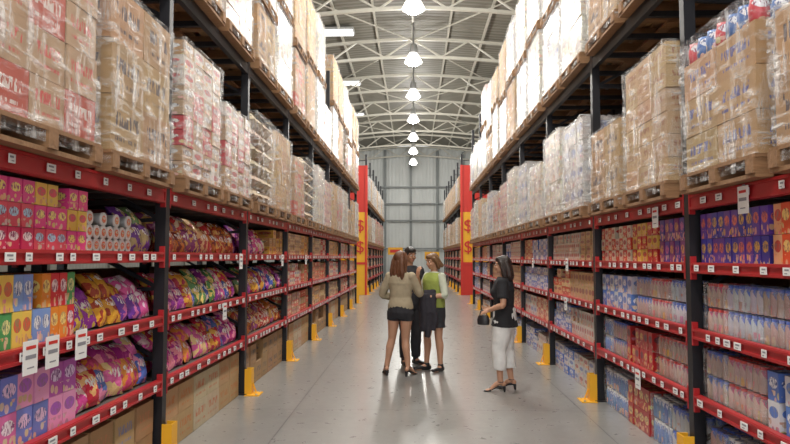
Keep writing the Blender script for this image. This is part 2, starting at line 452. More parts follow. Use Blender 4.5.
mb = MB(); boxes(mb, s, a, 3.84, zt(s,0), .38, .14, .2, .185, stripes([((.42,.07,.38),(.75,.6,.8)),((.7,.14,.38),(.85,.75,.8)),((.16,.2,.58),(.8,.55,.75)),((.75,.3,.5),(.4,.1,.5))], 2, True), rows=2); mb.obj('biscuit_packs')
mb = MB(); bags(mb, s, 3.88, b, zt(s,0), .38, .19, .23, .10, CANDY2, 2); mb.obj('candy_bags')
mb = MB(); boxes(mb, s, a, b, .002, .5, .3, .4, .25, stripes([(BR,(.5,.2,.1)),((.48,.32,.16),(.15,.2,.4))]), mCART, 2, .05); mb.obj('cardboard_cartons')
mb = MB()
for i in range(3): boxes(mb, s, a-BAY, b-BAY-.02, zt(s,i), .38, .2, .3, .18, stripes(PK, 2), rows=2)
boxes(mb, s, a-BAY, b-BAY-.02, .002, .5, .3, .4, .25, stripes([(BR,(.5,.2,.1))]), mCART, 2, .05); mb.obj('assorted_cartons')
for k in range(0, NB):
    a = Y+k*BAY+.08; b = a+BAY-.16; mid = a+R.uniform(.9, 1.5)
    if k < 2:
        mb = MB()
        for i, pal in ((2, CANDY3 if k == 0 else CANDY4), (1, CANDY4), (0, CANDY2+CANDY4 if k == 0 else CANDY3)):
            if k == 1 and i == 2:
                bags(mb, s, a, mid, zt(s,i), .38, .19, .22, .09, pal, 2); boxes(mb, s, mid+.03, b, zt(s,i), .37, .2, .25, .12, stripes([((.65,.38,.06),(.4,.06,.03)),((.4,.2,.09),(.7,.5,.2))], 2, True))
            else: bags(mb, s, a, b, zt(s,i), .38, .19, .22, .09, pal, 2)
        mb.obj('candy_bags')
    else:
        mb = MB()
        pals = [[((.7,.42,.06),(.5,.06,.03)),((.38,.2,.09),(.75,.6,.3))], [((.6,.08,.04),(.8,.7,.4)),((.42,.26,.12),(.4,.06,.06))], [((.42,.26,.12),(.15,.06,.06)),((.65,.52,.28),(.5,.12,.06))], [((.55,.05,.05),(.8,.75,.7)),((.7,.6,.42),(.15,.22,.4))]]
        for i in range(3):
            p1, p2 = R.choice(pals), R.choice(pals)
            boxes(mb, s, a, mid, zt(s,i), .37, R.choice([.14,.2]), .22, R.choice([.09,.12,.18]), stripes(p1, 3, True))
            boxes(mb, s, mid+.02, b, zt(s,i), .37, R.choice([.14,.24]), .22, R.choice([.12,.17]), stripes(p2, 2, True), R.choice([mPACK, mCART]))
        mb.obj('assorted_cartons')
    mb = MB(); boxes(mb, s, a, b, .002, .5, R.choice([.3,.38]), .4, .25, stripes([((.52,.33,.16),(.5,.17,.05)),((.55,.44,.3),(.5,.14,.06))] if k % 2 == 0 else [(BR,(.1,.1,.1))], 2), mCART, 2, .05); mb.obj('cardboard_cartons')
s = 1; Y = POST0[1]
BLUEW = [((.10,.2,.55),(.8,.8,.85)), ((.62,.62,.66),(.1,.2,.55))]
for k in range(-2, NB):
    a = Y+k*BAY+.08; b = a+BAY-.16; mid = a+1.2
    if k == -2:
        mb = MB()
        for i in range(3): boxes(mb, s, a, b, zt(s,i), .37, .16, .25, .18, stripes([((.7,.08,.06),(.9,.7,.2)),((.12,.1,.4),(.8,.6,.2))], 3))
        boxes(mb, s, a, b, .002, .46, .36, .4, .22, stripes([(BR,(.1,.1,.1))]), mCART, 2, .05); mb.obj('assorted_cartons')
    elif k == -1:
        mb = MB()
        boxes(mb, s, a, mid+.15, zt(s,2), .38, .09, .16, .18, stripes([((.72,.09,.03),(.85,.6,.2)),((.75,.38,.2),(.6,.05,.03))], 2, False), rows=3)
        boxes(mb, s, mid+.2, b, zt(s,2), .38, .085, .15, .18, stripes([((.06,.05,.34),(.75,.45,.1)),((.14,.06,.36),(.8,.2,.12))], 2, True), rows=3); mb.obj('boxed_drinks')
        mb = MB(); boxes(mb, s, a, 3.50, zt(s,1), .37, .09, .16, .17, stripes([((.45,.05,.03),(.75,.5,.2))], 2), rows=3)
        jars(mb, s, 3.53, b, zt(s,1), 2, [0,1,4,3], .036, .165)
        mb.obj('bottled_drinks')
        mb = MB(); boxes(mb, s, a, 3.56, zt(s,0), .36, .15, .2, .16, stripes([((.42,.2,.08),(.7,.6,.45)), ((.5,.06,.04),(.8,.7,.4))], 2))
        boxes(mb, s, 3.58, 3.94, zt(s,0), .36, .12, .18, .17, stripes(BLUEW, 1, True))
        jars(mb, s, 3.97, b, zt(s,0), 2, [4,0], .038, .165)
        mb.obj('bottled_drinks')
        mb = MB(); boxes(mb, s, a, mid+.3, .002, .46, .36, .4, .22, stripes([((.45,.28,.13),(.4,.06,.06))]), mCART, 2, .05)
        jars(mb, s, mid+.33, b, .002, 2, [3,0], .04, .19); mb.obj('cartons_and_bottles')
    elif k == 0:
        mb = MB(); boxes(mb, s, a, a+.62, zt(s,2), .37, .09, .16, .18, stripes([((.08,.05,.28),(.55,.15,.35)),((.2,.04,.18),(.7,.35,.12))], 1, True), rows=3)
        boxes(mb, s, a+.66, a+1.3, zt(s,2), .37, .11, .16, .12, stripes([((.5,.03,.03),(.75,.5,.12)),((.65,.42,.08),(.5,.03,.03))], 2, True), rows=3)
        boxes(mb, s, a+1.34, b, zt(s,2), .37, .11, .16, .12, stripes([((.6,.52,.4),(.5,.03,.03)),((.55,.05,.04),(.75,.6,.4))], 1, True), rows=3); mb.obj('packaged_groceries')
        mb = MB(); jars(mb, s, a, a+1.3, zt(s,1), 2, [1,4,0], .036, .165)
        boxes(mb, s, a+1.34, b, zt(s,1), .36, .13, .18, .17, stripes(BLUEW, 1, True)); mb.obj('bottled_drinks')
        mb = MB(); jars(mb, s, a, a+.8, zt(s,0), 2, [4,2], .036, .165)
        boxes(mb, s, a+.84, a+1.5, zt(s,0), .36, .1, .16, .17, stripes([((.42,.02,.025),(.7,.45,.12)),((.45,.03,.03),(.12,.03,.03))], 2, True), rows=3)
        jars(mb, s, a+1.54, b, zt(s,0), 2, [0,3], .036, .165); mb.obj('bottled_drinks')
        mb = MB(); jars(mb, s, a, a+.9, .002, 2, [1,3], .04, .19)
        boxes(mb, s, a+.94, a+1.5, .002, .46, .14, .18, .2, stripes([((.42,.03,.03),(.75,.55,.2))], 1, True), rows=2)
        jars(mb, s, a+1.54, b, .002, 2, [3], .04, .19); mb.obj('bottled_drinks')
    else:
        mb = MB()
        pals = [[((.55,.5,.45),(.5,.08,.05))], [((.5,.05,.03),(.75,.55,.3)),((.68,.5,.28),(.5,.05,.05))], [((.48,.32,.17),(.3,.05,.05))], [((.52,.5,.52),(.15,.2,.45)),((.58,.52,.46),(.5,.06,.05))], BLUEW]
        for i in range(-1, 3):
            z = zt(s,i) if i >= 0 else .002
            m1 = a+R.uniform(.7, 1.6)
            boxes(mb, s, a, m1, z, .37, R.choice([.1,.14,.2]), .2, R.choice([.09,.12,.17]), stripes(R.choice(pals), 2, True))
            boxes(mb, s, m1+.02, b, z, .37, R.choice([.1,.14,.24]), .2, R.choice([.12,.17]), stripes(R.choice(pals), 2, True))
        mb.obj('packaged_groceries')
for s in (-1, 1):
    mb = MB()
    for k in range(6):
        a = 27.3+k*BAY+.08; b = a+BAY-.16
        for i in range(-1, 3):
            z = zt(s,i) if i >= 0 else .002
            boxes(mb, s, a, b, z, .37, .3, .35, .17, stripes([((.55,.18,.06),(.7,.6,.2)),((.45,.3,.15),(.4,.06,.06)),((.6,.52,.42),(.2,.2,.3))], 2, True))
    mb.obj('packaged_groceries')
    mb = MB(); ya = POST0[s]-2*BAY
    for k in range(NB+2):
        a = ya+k*BAY+.1; b = a+BAY-.2
        for i in range(-1, 3):
            z = zt(s,i) if i >= 0 else .002
            boxes(mb, s, a, b, z, .36, .38, .42, .34, stripes([(BR,(.2,.1,.06)),((.35,.2,.1),(.4,.06,.06))], 2, True), mCART, 1, DEP+.2, 1)
    mb.obj('cardboard_cartons')

for s in (-1, 1):
    mb = MB()
    ya = POST0[s]-2*BAY
    for k in range(NB+2):
        for i, L in enumerate(LEV[s]):
            y = ya+k*BAY+.14
            while y < ya+(k+1)*BAY-.12:
                w = R.choice([.05, .065, .08])
                mb.box((X(s, -.0055), y, L), (.005, w, .045), mWHITE)
                mb.box((X(s, -.0085), y-.006, L+.008), (.001, w*.6, .010), mTAGT)
                mb.box((X(s, -.0085), y+.003, L-.011), (.001, w*.4, .005), mTAGT)
                y += R.uniform(.12, .34) if i != 3 else R.uniform(.2, .45)
    mb.obj('shelf_price_tags')
def sign(s, y, z, w=.12, h=.17):
    mb = MB(); mb.box((X(s, -.016), y, z), (.006, w, h), mWHITE)
    mb.box((X(s, -.0195), y, z+h*.3), (.001, w*.7, h*.10), mSIGNR)
    mb.box((X(s, -.0195), y, z+h*.02), (.001, w*.75, h*.12), mTAGT)
    mb.box((X(s, -.0195), y, z-h*.3), (.001, w*.5, h*.04), mTAGT)
    mb.box((X(s, -.011), y, z+h*.5), (.004, .03, .02), mTAGT)
    mb.obj('price_sign')
for s, y, z in ((-1,3.23,1.09),(-1,3.43,1.09),(-1,3.73,1.09),(-1,7.2,1.55),(-1,6.6,1.04),(-1,9.5,1.55),(-1,11.6,1.55),(1,3.97,1.95),(1,5.4,1.93),(1,8.5,1.5),(1,10.9,1.5),(1,5.9,.50),(1,8.6,.98)):
    sign(s, y, z)

for s in (-1, 1):
    mb = MB()
    h = .30
    for dy in (-.055, .055): mb.box((s*(-.04), dy, h/2), (.07, .010, h), mYEL)
    mb.box((s*(-.08), 0, h/2), (.010, .12, h), mYEL)
    mb.bar((s*(-.086), 0, h*.45), (s*(-.13), 0, .02), .014, .014, mYEL)
    mb.box((s*(-.10), 0, .005), (.17, .22, .010), mYEL)
    for dy in (-.085, .085): mb.lathe((s*(-.15), dy, .010), [(.012,0),(.012,.012)], mGALV, n=6)
    me = mb.mesh('rack_guard')
    for k in range(-1, NB+1):
        put('yellow_rack_guard', me, (s*FACE[s], POST0[s]+k*BAY, 0))
    for k in range(0, 4): put('yellow_rack_guard', me, (s*FACE[s], 27.3+k*BAY, 0))

for s in (-1, 1):
    mb = MB(); F = FACE[s]
    xc = s*(F+.62)
    mb.box((xc, 27.12, 4.5), (1.3, .05, 2.0), mSIGNR)
    mb.box((xc, 27.12, 2.4), (1.3, .05, 2.2), mYEL)
    mb.box((xc, 27.12, .65), (1.3, .05, 1.3), mYEL if s < 0 else mSIGNR)
    mb.box((s*(F+.03), 27.08, 2.75), (.08, .08, 5.5), mSIGNR)
    mb.box((xc, 27.085, 1.33), (1.3, .02, .1), mSIGNR)
    e = mb.obj('aisle_end_sign_panel')
    for z in (3.0, 2.1):
        cu = bpy.data.curves.new('sign_symbol', 'FONT'); cu.body = '$'; cu.size = .7; cu.extrude = .01; cu.align_x = 'CENTER'
        cu.materials.append(mSIGNR)
        t = bpy.data.objects.new('sign_symbol', cu); C.objects.link(t); t.parent = e
        t.location = (s*(F+.28), 27.07, z-.3); t.rotation_euler = (math.pi/2, 0, 0)
for x, y, z in ((-1.2,43.5,2.0),(1.3,44.0,1.7)):
    mb = MB()
    mb.box((x, y, z), (1.0, .04, .5), mYEL); mb.box((x, y-.025, z), (.7, .01, .2), mSIGNR)
    mb.box((x, y, z/2-.11), (.05, .05, z-.28), mSIGNR); mb.box((x, y, .015), (.4, .4, .03), mSIGNR)
    mb.obj('promotional_sign_stand')

# ------------------------------------------------------------ building
W = 13.; YB = 46.; Y0 = -9.; ZE = 7.6; ZR = 9.4
m, nt, out = newmat('polished_concrete'); mFLOOR = m
b_ = bsdf(nt, out, Roughness=.2); c = coord(nt)
b_.inputs['Coat Weight'].default_value = .35; b_.inputs['Coat Roughness'].default_value = .16
n1 = noise_(nt, c, .7, 6, .6); n2 = noise_(nt, c, 7, 6, .7)
col = mixc(nt, n1, (.20,.195,.185,1), (.38,.375,.36,1)); col = mixc(nt, math_(nt,'MULTIPLY',n2,.4), col, (.15,.145,.13,1))
sp = nt.nodes.new('ShaderNodeSeparateXYZ'); nt.links.new(c, sp.inputs[0])
def joint(o, per, off):
    f = math_(nt, 'FRACT', math_(nt, 'DIVIDE', math_(nt, 'ADD', o, off), per))
    return math_(nt, 'LESS_THAN', f, .012/per)
jt = math_(nt, 'MAXIMUM', joint(sp.outputs[0], 3.0, 100.25), joint(sp.outputs[1], 4.5, 101.2))
col = mixc(nt, math_(nt,'MULTIPLY',jt,.6), col, (.05,.05,.05,1))
nt.links.new(col, b_.inputs['Base Color'])
nt.links.new(math_(nt, 'ADD', math_(nt,'MULTIPLY',n2,.3), .16), b_.inputs['Roughness'])
mb = MB(); mb.box((0, (YB+Y0)/2, -.05), (2*W, YB-Y0, .1), mFLOOR); mb.obj('floor')
def corrug(name, col, axis, per, st=.6):
    m, nt, out = newmat(name); b = bsdf(nt, out, Roughness=.5); c = coord(nt)
    w = nt.nodes.new('ShaderNodeTexWave'); w.bands_direction = axis; w.inputs['Scale'].default_value = per
    nt.links.new(c, w.inputs[0]); n = noise_(nt, c, .8, 4)
    cc = mixc(nt, n, tuple(x*.85 for x in col)+(1,), tuple(min(1, x*1.1) for x in col)+(1,))
    nt.links.new(cc, b.inputs['Base Color']); bump(nt, w.outputs[0], b, st, .03); return m
mROOF = corrug('roof_sheeting', (.20,.19,.155), 'Y', 1.2)
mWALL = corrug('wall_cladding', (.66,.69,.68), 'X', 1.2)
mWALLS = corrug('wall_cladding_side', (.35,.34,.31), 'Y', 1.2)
def zr(x): return ZR-(ZR-ZE)*(abs(x)/W)**1.5
NS = 12
mb = MB(); mi = mb.mat(mROOF)
for i in range(NS*2):
    xa = -W+i*W/NS; xb = xa+W/NS; n = len(mb.v)
    for x, y, dz in ((xa,Y0,0),(xb,Y0,0),(xb,YB,0),(xa,YB,0),(xa,Y0,.08),(xb,Y0,.08),(xb,YB,.08),(xa,YB,.08)): mb.v.append((x, y, zr(x)+.25+dz))
    for f in ((3,2,1,0),(4,5,6,7),(0,1,5,4),(2,3,7,6)): mb.face([n+q for q in f], [(0,0)]*4, (1,1,1,1), (1,1,1,1), mi)
mb.obj('ceiling')
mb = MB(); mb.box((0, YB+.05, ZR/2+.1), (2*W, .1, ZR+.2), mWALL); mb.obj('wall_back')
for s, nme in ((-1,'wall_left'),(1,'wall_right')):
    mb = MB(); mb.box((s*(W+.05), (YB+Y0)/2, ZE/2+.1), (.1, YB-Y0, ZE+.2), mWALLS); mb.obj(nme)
mDG = plain('column_grey', (.22,.24,.24), .5)
mb = MB()
for x in (-6,-4.2,-2.0,-.15,1.75,3.6,5.6): mb.box((x, YB-.15, zr(x)/2), (.18, .2, zr(x)), mDG)
for z in (2.2, 4.2, 5.4, 6.6): mb.box((0, YB-.3, z), (2*W-.2, .08, .10), mDG)
mb.obj('trim_back_wall_frame')
mb = MB(); y = 4.6
while y < YB:
    N = 26; pts = []
    for i in range(N+1):
        x = -W+2*W*i/N; top = Vector((x, y, zr(x)+.02)); bot = Vector((x, y, zr(x)-.62)); pts.append((top, bot))
    for i in range(N):
        t0, b0 = pts[i]; t1, b1 = pts[i+1]
        mb.bar(t0, t1, .10, .09, mTRUSS); mb.bar(b0, b1, .10, .09, mTRUSS)
        if i % 2: mb.bar(t0, b1, .05, .05, mTRUSS)
        else: mb.bar(b0, t1, .05, .05, mTRUSS)
    for sx in (-W+.2, W-.2): mb.box((sx, y, ZE/2), (.25, .2, ZE), mTRUSS)
    y += 4.5
mb.obj('roof_trusses')
mb = MB()
for i in range(-10, 11):
    x = i*1.25; mb.bar((x, Y0, zr(x)+.14), (x, YB, zr(x)+.14), .06, .14, mTRUSS)
y = 4.6; i = 0
while y+4.5 < YB:
    for sx in (-1, 1):
        for xa, xb in ((0,3.2),(3.2,6.4)) :
            if i % 2: xa, xb = xb, xa
            mb.bar((sx*xa, y, zr(xa)-.05), (sx*xb, y+4.5, zr(xb)-.05), .035, .035, mTRUSS)
    y += 4.5; i += 1
mb.obj('roof_purlins')
mb = MB()
mPANEL = emis('light_panel_glow', (1,1,1), 3.5)
for x, y in ((-2.6,21.5),(-2.9,27.8),(-3.2,34),(4.6,26)):
    mb.box((x, y, zr(x)+.04), (1.1, .5, .05), mPANEL)
    mb.box((x, y, zr(x)+.10), (1.2, .6, .08), mGALV)
mb.obj('ceiling_light_panels')
mLAMP = emis('lamp_glow', (1,.98,.92), 45)
mGLOW = emis('prismatic_reflector', (1,.97,.9), 2.5)
mb = MB()
mb.lathe((0,0,.32), [(.03,1.0),(.03,.3),(.10,.28),(.13,.05),(.14,0)], mGALV, n=16)
mb.lathe((0,0,0), [(.29,0),(.30,.02),(.22,.18),(.13,.32),(.10,.34)], mGLOW, n=20)
mb.lathe((0,0,-.10), [(.05,0),(.16,.03),(.22,.09),(.22,.099)], mLAMP, n=20)
me = mb.mesh('lamp')
def lamp_light(x, y, z, kind, e):
    ld = bpy.data.lights.new('lamp_light', kind); ld.energy = e; ld.color = (1,.97,.91)
    if kind == 'POINT': ld.shadow_soft_size = .22
    else: ld.shape = 'DISK'; ld.size = .5
    lo = bpy.data.objects.new('high_bay_lamp_light', ld); C.objects.link(lo); lo.location = (x, y, z)
for k in range(-4, 7):
    y = 15.9+k*4.45
    put('high_bay_lamp', me, (.02, y, 7.85))
    if k < 6:
        lamp_light(.02, y, 7.45, 'POINT', 215)
        lamp_light(.02, y, 7.70, 'AREA', 130)
for sx in (-8, 8):
    for y in (6, 17, 28, 39):
        put('high_bay_lamp', me, (sx, y, 7.2))
        lamp_light(sx, y, 6.8, 'POINT', 260)
wd = bpy.data.worlds.new('World'); sc.world = wd; wd.use_nodes = True
bg = wd.node_tree.nodes['Background']; bg.inputs[0].default_value = (.97,.985,1,1); bg.inputs[1].default_value = 2.1

# ------------------------------------------------------------ people
def bm_tube(bm, pts, rad, n=12, sub=3):
    P = [Vector(p) for p in pts]; m = len(P)
    def cr(a, b, c, d, t):
        return .5*((2*b)+(c-a)*t+(2*a-5*b+4*c-d)*t*t+(3*b-a-3*c+d)*t**3)
    S = []
    Rr = [Vector(r) if isinstance(r, tuple) else Vector((r, r)) for r in rad]
    for i in range(m-1):
        for k in range(sub):
            t = k/sub; j0, j3 = max(0, i-1), min(m-1, i+2)
            S.append((cr(P[j0], P[i], P[i+1], P[j3], t), Rr[i].lerp(Rr[i+1], t)))
    S.append((P[-1], Rr[-1]))
    rings = []
    ref = Vector((1, 0, 0))
    for i, (p, r) in enumerate(S):
        a = S[max(0, i-1)][0]; b = S[min(len(S)-1, i+1)][0]; d = (b-a)
        d = d.normalized() if d.length > 1e-9 else Vector((0,0,1))
        x = ref-d*ref.dot(d)
        if x.length < .2: x = Vector((0,1,0))-d*d.y
        x.normalize(); y = d.cross(x)
        rings.append([bm.verts.new(p+x*r.x*math.cos(2*math.pi*k/n)+y*r.y*math.sin(2*math.pi*k/n)) for k in range(n)])
    for i in range(len(rings)-1):
        for k in range(n):
            bm.faces.new((rings[i][k], rings[i][(k+1) % n], rings[i+1][(k+1) % n], rings[i+1][k]))
    bm.faces.new(rings[0][::-1]); bm.faces.new(rings[-1])
def bm_ell(bm, c, r, rot=None):
    M = Matrix.Translation(Vector(c)) @ (rot.to_4x4() if rot else Matrix.Identity(4)) @ Matrix.Diagonal((r[0], r[1], r[2], 1))
    bmesh.ops.create_uvsphere(bm, u_segments=16, v_segments=10, radius=1, matrix=M)
def part(name, build, mat, parent, voxel=.008, smooth=2, folds=0.):
    bm = bmesh.new(); build(bm)
    bmesh.ops.recalc_face_normals(bm, faces=bm.faces)
    me = bpy.data.meshes.new(name); bm.to_mesh(me); bm.free()
    me.materials.append(mat)
    for p in me.polygons: p.use_smooth = True
    o = bpy.data.objects.new(name, me); C.objects.link(o); o.parent = parent
    if voxel:
        md = o.modifiers.new('r', 'REMESH'); md.mode = 'VOXEL'; md.voxel_size = voxel; md.use_smooth_shade = True
        if smooth:
            md = o.modifiers.new('s', 'SMOOTH'); md.iterations = smooth; md.factor = .5
        if folds:
            tx = bpy.data.textures.new('fold_noise', 'CLOUDS'); tx.noise_scale = .09
            md = o.modifiers.new('d', 'DISPLACE'); md.texture = tx; md.strength = folds; md.mid_level = .4; md.texture_coords = 'LOCAL'
    return o
def hand(bm, w, d, nrm, side, curl=.5, k=1.):
    w, d, nrm = Vector(w), Vector(d).normalized(), Vector(nrm); nrm = (nrm-d*nrm.dot(d)).normalized()
    lat = d.cross(nrm).normalized()*side
    pe = w+d*.085*k
    for t in (-.028, -.010, .010, .028):
        bm_tube(bm, [w+lat*t*.5, w+d*.04*k+lat*t*.9, pe+lat*t], [.014, .014, .0115], n=8, sub=1)
    for t, L in ((.030, .070), (.010, .080), (-.010, .074), (-.029, .058)):
        p = pe+lat*t; pts = [p-d*.01]
        for sgm, f in enumerate((.45, .3, .25)):
            a = curl*(.5+.5*sgm)
            dd = (d*math.cos(a)+nrm*math.sin(a)).normalized(); p = p+dd*L*f*k; pts.append(p)
        bm_tube(bm, pts, [.0095, .009, .0085, .0065], n=8, sub=1)
    p = w+d*.025*k+lat*.02
    bm_tube(bm, [p, p+(lat*.8+d*.5+nrm*.3)*.032, p+(lat*.75+d*1.1+nrm*.6)*.045, p+(lat*.6+d*1.6+nrm*.9)*.05], [.013, .0115, .010, .0075], n=8, sub=1)
def face_parts(bm, hc, hrot):
    T = lambda v: Vector(hc)+hrot @ Vector(v)
    bm_ell(bm, T((0,-.008,.012)), (.074,.092,.092), hrot)
    bm_ell(bm, T((0,.030,-.045)), (.054,.056,.062), hrot)
    bm_ell(bm, T((0,.055,-.085)), (.026,.024,.02), hrot)
    bm_tube(bm, [T((0,.078,.015)), T((0,.094,-.015)), T((0,.104,-.032))], [.008,.010,.013], n=8, sub=1)
    for sx in (-1, 1):
        bm_ell(bm, T((sx*.077,-.005,-.015)), (.010,.020,.031), hrot)
        bm_ell(bm, T((sx*.035,.066,-.03)), (.022,.018,.02), hrot)
        bm_tube(bm, [T((sx*.012,.083,.026)), T((sx*.04,.077,.030)), T((sx*.058,.062,.024))], [.007,.008,.006], n=6, sub=1)
mEYE = plain('eye_white', (.8,.8,.78), .2, 0, .02); mIRIS = plain('iris_dark', (.03,.02,.015), .2)
mLIP = plain('lips', (.42,.13,.11), .4)
mSKIN = plain('skin', (.50,.27,.17), .5, 0, .06); mSKIN2 = plain('skin_tan', (.42,.22,.13), .5, 0, .06)
mSOLE = plain('shoe_black', (.015,.015,.018), .35)

def person(name, loc, rz, P):
    e = bpy.data.objects.new(name, None); C.objects.link(e); e.location = loc; e.rotation_euler[2] = math.radians(rz); e.scale = (P.get('k', 1),)*3
    w = P.get('w', 1.); skin = P['skin']
    HR = Matrix.Rotation(math.radians(P.get('hturn', 0)), 3, 'Z') @ Matrix.Rotation(math.radians(P.get('hnod', 0)), 3, 'X')
    hc = Vector(P.get('hc', (0, .02, 1.56)))
    A, K, Hp = P['ankle'], P['knee'], ((-.085, 0, .86), (.085, 0, .86))
    SH = ((-.158*w, -.005, 1.335), (.158*w, -.005, 1.335)); EL, WR = P['elbow'], P['wrist']
    tor = [((0,0,.80),(.12,.09)), ((0,-.005,.88),(.168,.118)), ((0,-.005,.96),(.155,.108)), ((0,0,1.05),(.122*w,.088)), ((0,.005,1.15),(.135*w,.098)), ((0,.01,1.25),(.152*w,.110)), ((0,0,1.325),(.158*w,.092)), ((0,-.005,1.37),(.125*w,.072)), ((0,-.008,1.405),(.072*w,.058))]
    def body(bm):
        bm_tube(bm, [t[0] for t in tor], [t[1] for t in tor], n=20, sub=2)
        bm_tube(bm, [(0,-.01,1.36), (0,-.006,1.42), hc+Vector((0,-.018,-.05))], [(.062,.058),(.05,.05),(.05,.052)], n=14)
        if P.get('bust', 0):
            for sx in (-1, 1): bm_ell(bm, (sx*.07,.085,1.215), (.062,.05,.06))
        for i in (0, 1):
            h, k, a = Vector(Hp[i]), Vector(K[i]), Vector(A[i])
            bm_tube(bm, [h+Vector((0,0,.03)), h.lerp(k,.3), h.lerp(k,.75), k, k.lerp(a,.3)+Vector((0,-.012,0)), k.lerp(a,.7), a], [.088,.085,.062,.053,.056,.040,.034], n=14)
            fd = Vector(P['foot'][i]).normalized()
            ft = a+fd*.15; ft.z = .02
            bm_tube(bm, [a-fd*.025, a+fd*.05+Vector((0,0,-.03)), ft.lerp(a,.25)+Vector((0,0,-.012)), ft, ft+fd*.035], [.034,(.036,.03),(.042,.022),(.042,.016),(.028,.012)], n=12, sub=2)
            bm_ell(bm, a-fd*.035+Vector((0,0,-.03)), (.028,.03,.032))
            s_, el, wr = Vector(SH[i]), Vector(EL[i]), Vector(WR[i])
            bm_ell(bm, s_, (.05,.05,.05))
            bm_tube(bm, [s_, s_.lerp(el,.4), el, el.lerp(wr,.3), wr], [.048,.044,.037,.037,.025], n=12)
            hand(bm, wr, P['hdir'][i] if 'hdir' in P else (wr-el), P['hnrm'][i] if 'hnrm' in P else (0,1,0), P['thumb'][i] if 'thumb' in P else (1 if i else -1), P.get('curl', (.5,.5))[i])
        face_parts(bm, hc, HR)
    part('body', body, skin, e, .0065, 2)
    T = lambda v: hc+HR @ Vector(v)
    def eyes(bm):
        for sx in (-1, 1): bm_ell(bm, T((sx*.030,.077,.008)), (.013,.009,.008), HR)
    part('eyes', eyes, mEYE, e, 0)
    def iris(bm):
        for sx in (-1, 1): bm_ell(bm, T((sx*.030,.083,.008)), (.006,.004,.006), HR)
    part('irises', iris, mIRIS, e, 0)
    part('mouth', lambda bm: bm_tube(bm, [T((-.024,.076,-.058)), T((0,.087,-.060)), T((.024,.076,-.058))], [.004,.008,.004], n=8), mLIP, e, 0)
    def brow(bm):
        for sx in (-1, 1): bm_tube(bm, [T((sx*.015,.089,.034)), T((sx*.035,.086,.038)), T((sx*.052,.072,.032))], [.004,.005,.003], n=6)
    part('eyebrows', brow, P['hairmat'], e, 0)
    T2 = P['top']
    def top(bm):
        z0 = T2['z0']; pd = T2['pad']
        pts = [((0,-.002,z0),(.165+pd+T2.get('flare',0),.115+pd+T2.get('flare',0)))]
        for (c_, r_) in tor[1:]:
            if c_[2] > z0+.03: pts.append((c_, (max(r_[0]+pd, T2.get('minw', 0)) if c_[2] < 1.3 else r_[0]+pd*.5, r_[1]+pd*.8)))
        bm_tube(bm, [p[0] for p in pts], [p[1] for p in pts], n=24, sub=3)
        if T2.get('collar', 0): bm_tube(bm, [(0,-.008,1.39), (0,-.008,1.42+T2['collar'])], [(.075,.068),(.066,.066)], n=16)
        if P.get('bust', 0):
            for sx in (-1, 1): bm_ell(bm, (sx*.07,.09+pd*.5,1.215), (.066,.052,.064))
        for i in (0, 1):
            s_, el, wr = Vector(SH[i]), Vector(EL[i]), Vector(WR[i])
            bm_ell(bm, s_, (.052+pd*.55,)*3)
            sl = T2['sleeve']
            if sl <= 0: continue
            pts = [s_, s_.lerp(el, .5*min(1, sl)), s_.lerp(el, min(1, sl))]; rr = [.050+pd*.5, .050+pd*.5, .046+pd*.5]
            if sl > 1: pts += [el.lerp(wr, .5*(sl-1)), el.lerp(wr, (sl-1))]; rr[2] = .042+pd*.5; rr += [.041+pd*.5, .033+pd*.5]
            bm_tube(bm, pts, rr, n=14)
    part('top', top, T2['mat'], e, .009, 3, .012)
    B = P['bottom']
    def bot(bm):
        pd = B['pad']
        pts = [((0,0,.78),(.14+pd,.10+pd)), ((0,-.005,.86),(.170+pd,.12+pd)), ((0,-.005,.95),(.158+pd,.112+pd)), ((0,0,1.03),(.13+pd,.095+pd))]
        bm_tube(bm, [p[0] for p in pts], [p[1] for p in pts], n=20, sub=2)
        for i in (0, 1):
            h, k, a = Vector(Hp[i]), Vector(K[i]), Vector(A[i])
            f = B['len']
            pts = [h, h.lerp(k, .35*min(1, f)), h.lerp(k, .75*min(1, f)), h.lerp(k, min(1, f))]; rr = [.092+pd, .09+pd, .07+.02*(1-min(1,f))+pd, (.062 if f >= 1 else .085)+pd]
            if f > 1: pts += [k.lerp(a, .4*(f-1))+Vector((0,-.01,0)), k.lerp(a, f-1)]; rr += [.062+pd, .050+pd]
            bm_tube(bm, pts, rr, n=16)
    part('bottoms', bot, B['mat'], e, .009, 3, .010)
    def shoes(bm):
        for i in (0, 1):
            a = Vector(A[i]); fd = Vector(P['foot'][i]).normalized(); ft = a+fd*.155
            if P.get('shoe', 'flat') == 'flat':
                g = Vector((a.x, a.y, .035))
                bm_tube(bm, [g-fd*.06, g-fd*.02, g+fd*.06, g+fd*.15, g+fd*.205], [(.030,.032),(.040,.036),(.044,.034),(.045,.028),(.028,.018)], n=14)
                bm_tube(bm, [(a.x, a.y, .03), (a.x, a.y, .105)], [.042,.043], n=12)
            else:
                bm_tube(bm, [a-fd*.045+Vector((0,0,-.055)), a+fd*.03+Vector((0,0,-.065)), Vector((ft.x, ft.y, .012)), Vector((ft.x, ft.y, .009))+fd*.05], [(.027,.012),(.030,.012),(.045,.011),(.030,.009)], n=12)
                bm_tube(bm, [a-fd*.045+Vector((0,0,-.055)), Vector((a.x, a.y, 0))-fd*.05], [.022,.012], n=10, sub=1)
                m_ = ft-fd*.03
                bm_tube(bm, [Vector((m_.x,m_.y,.012))+Vector((fd.y,-fd.x,0))*.045, Vector((m_.x,m_.y,.05)), Vector((m_.x,m_.y,.012))-Vector((fd.y,-fd.x,0))*.045], [.011,.012,.011], n=8)
                rg = [a+Vector((.038*math.cos(t), .038*math.sin(t), 0)) for t in [q*math.pi/4 for q in range(9)]]
                bm_tube(bm, rg, [.007]*9, n=6, sub=1)
    part('shoes', shoes, P.get('shoemat', mSOLE), e, .006, 1)
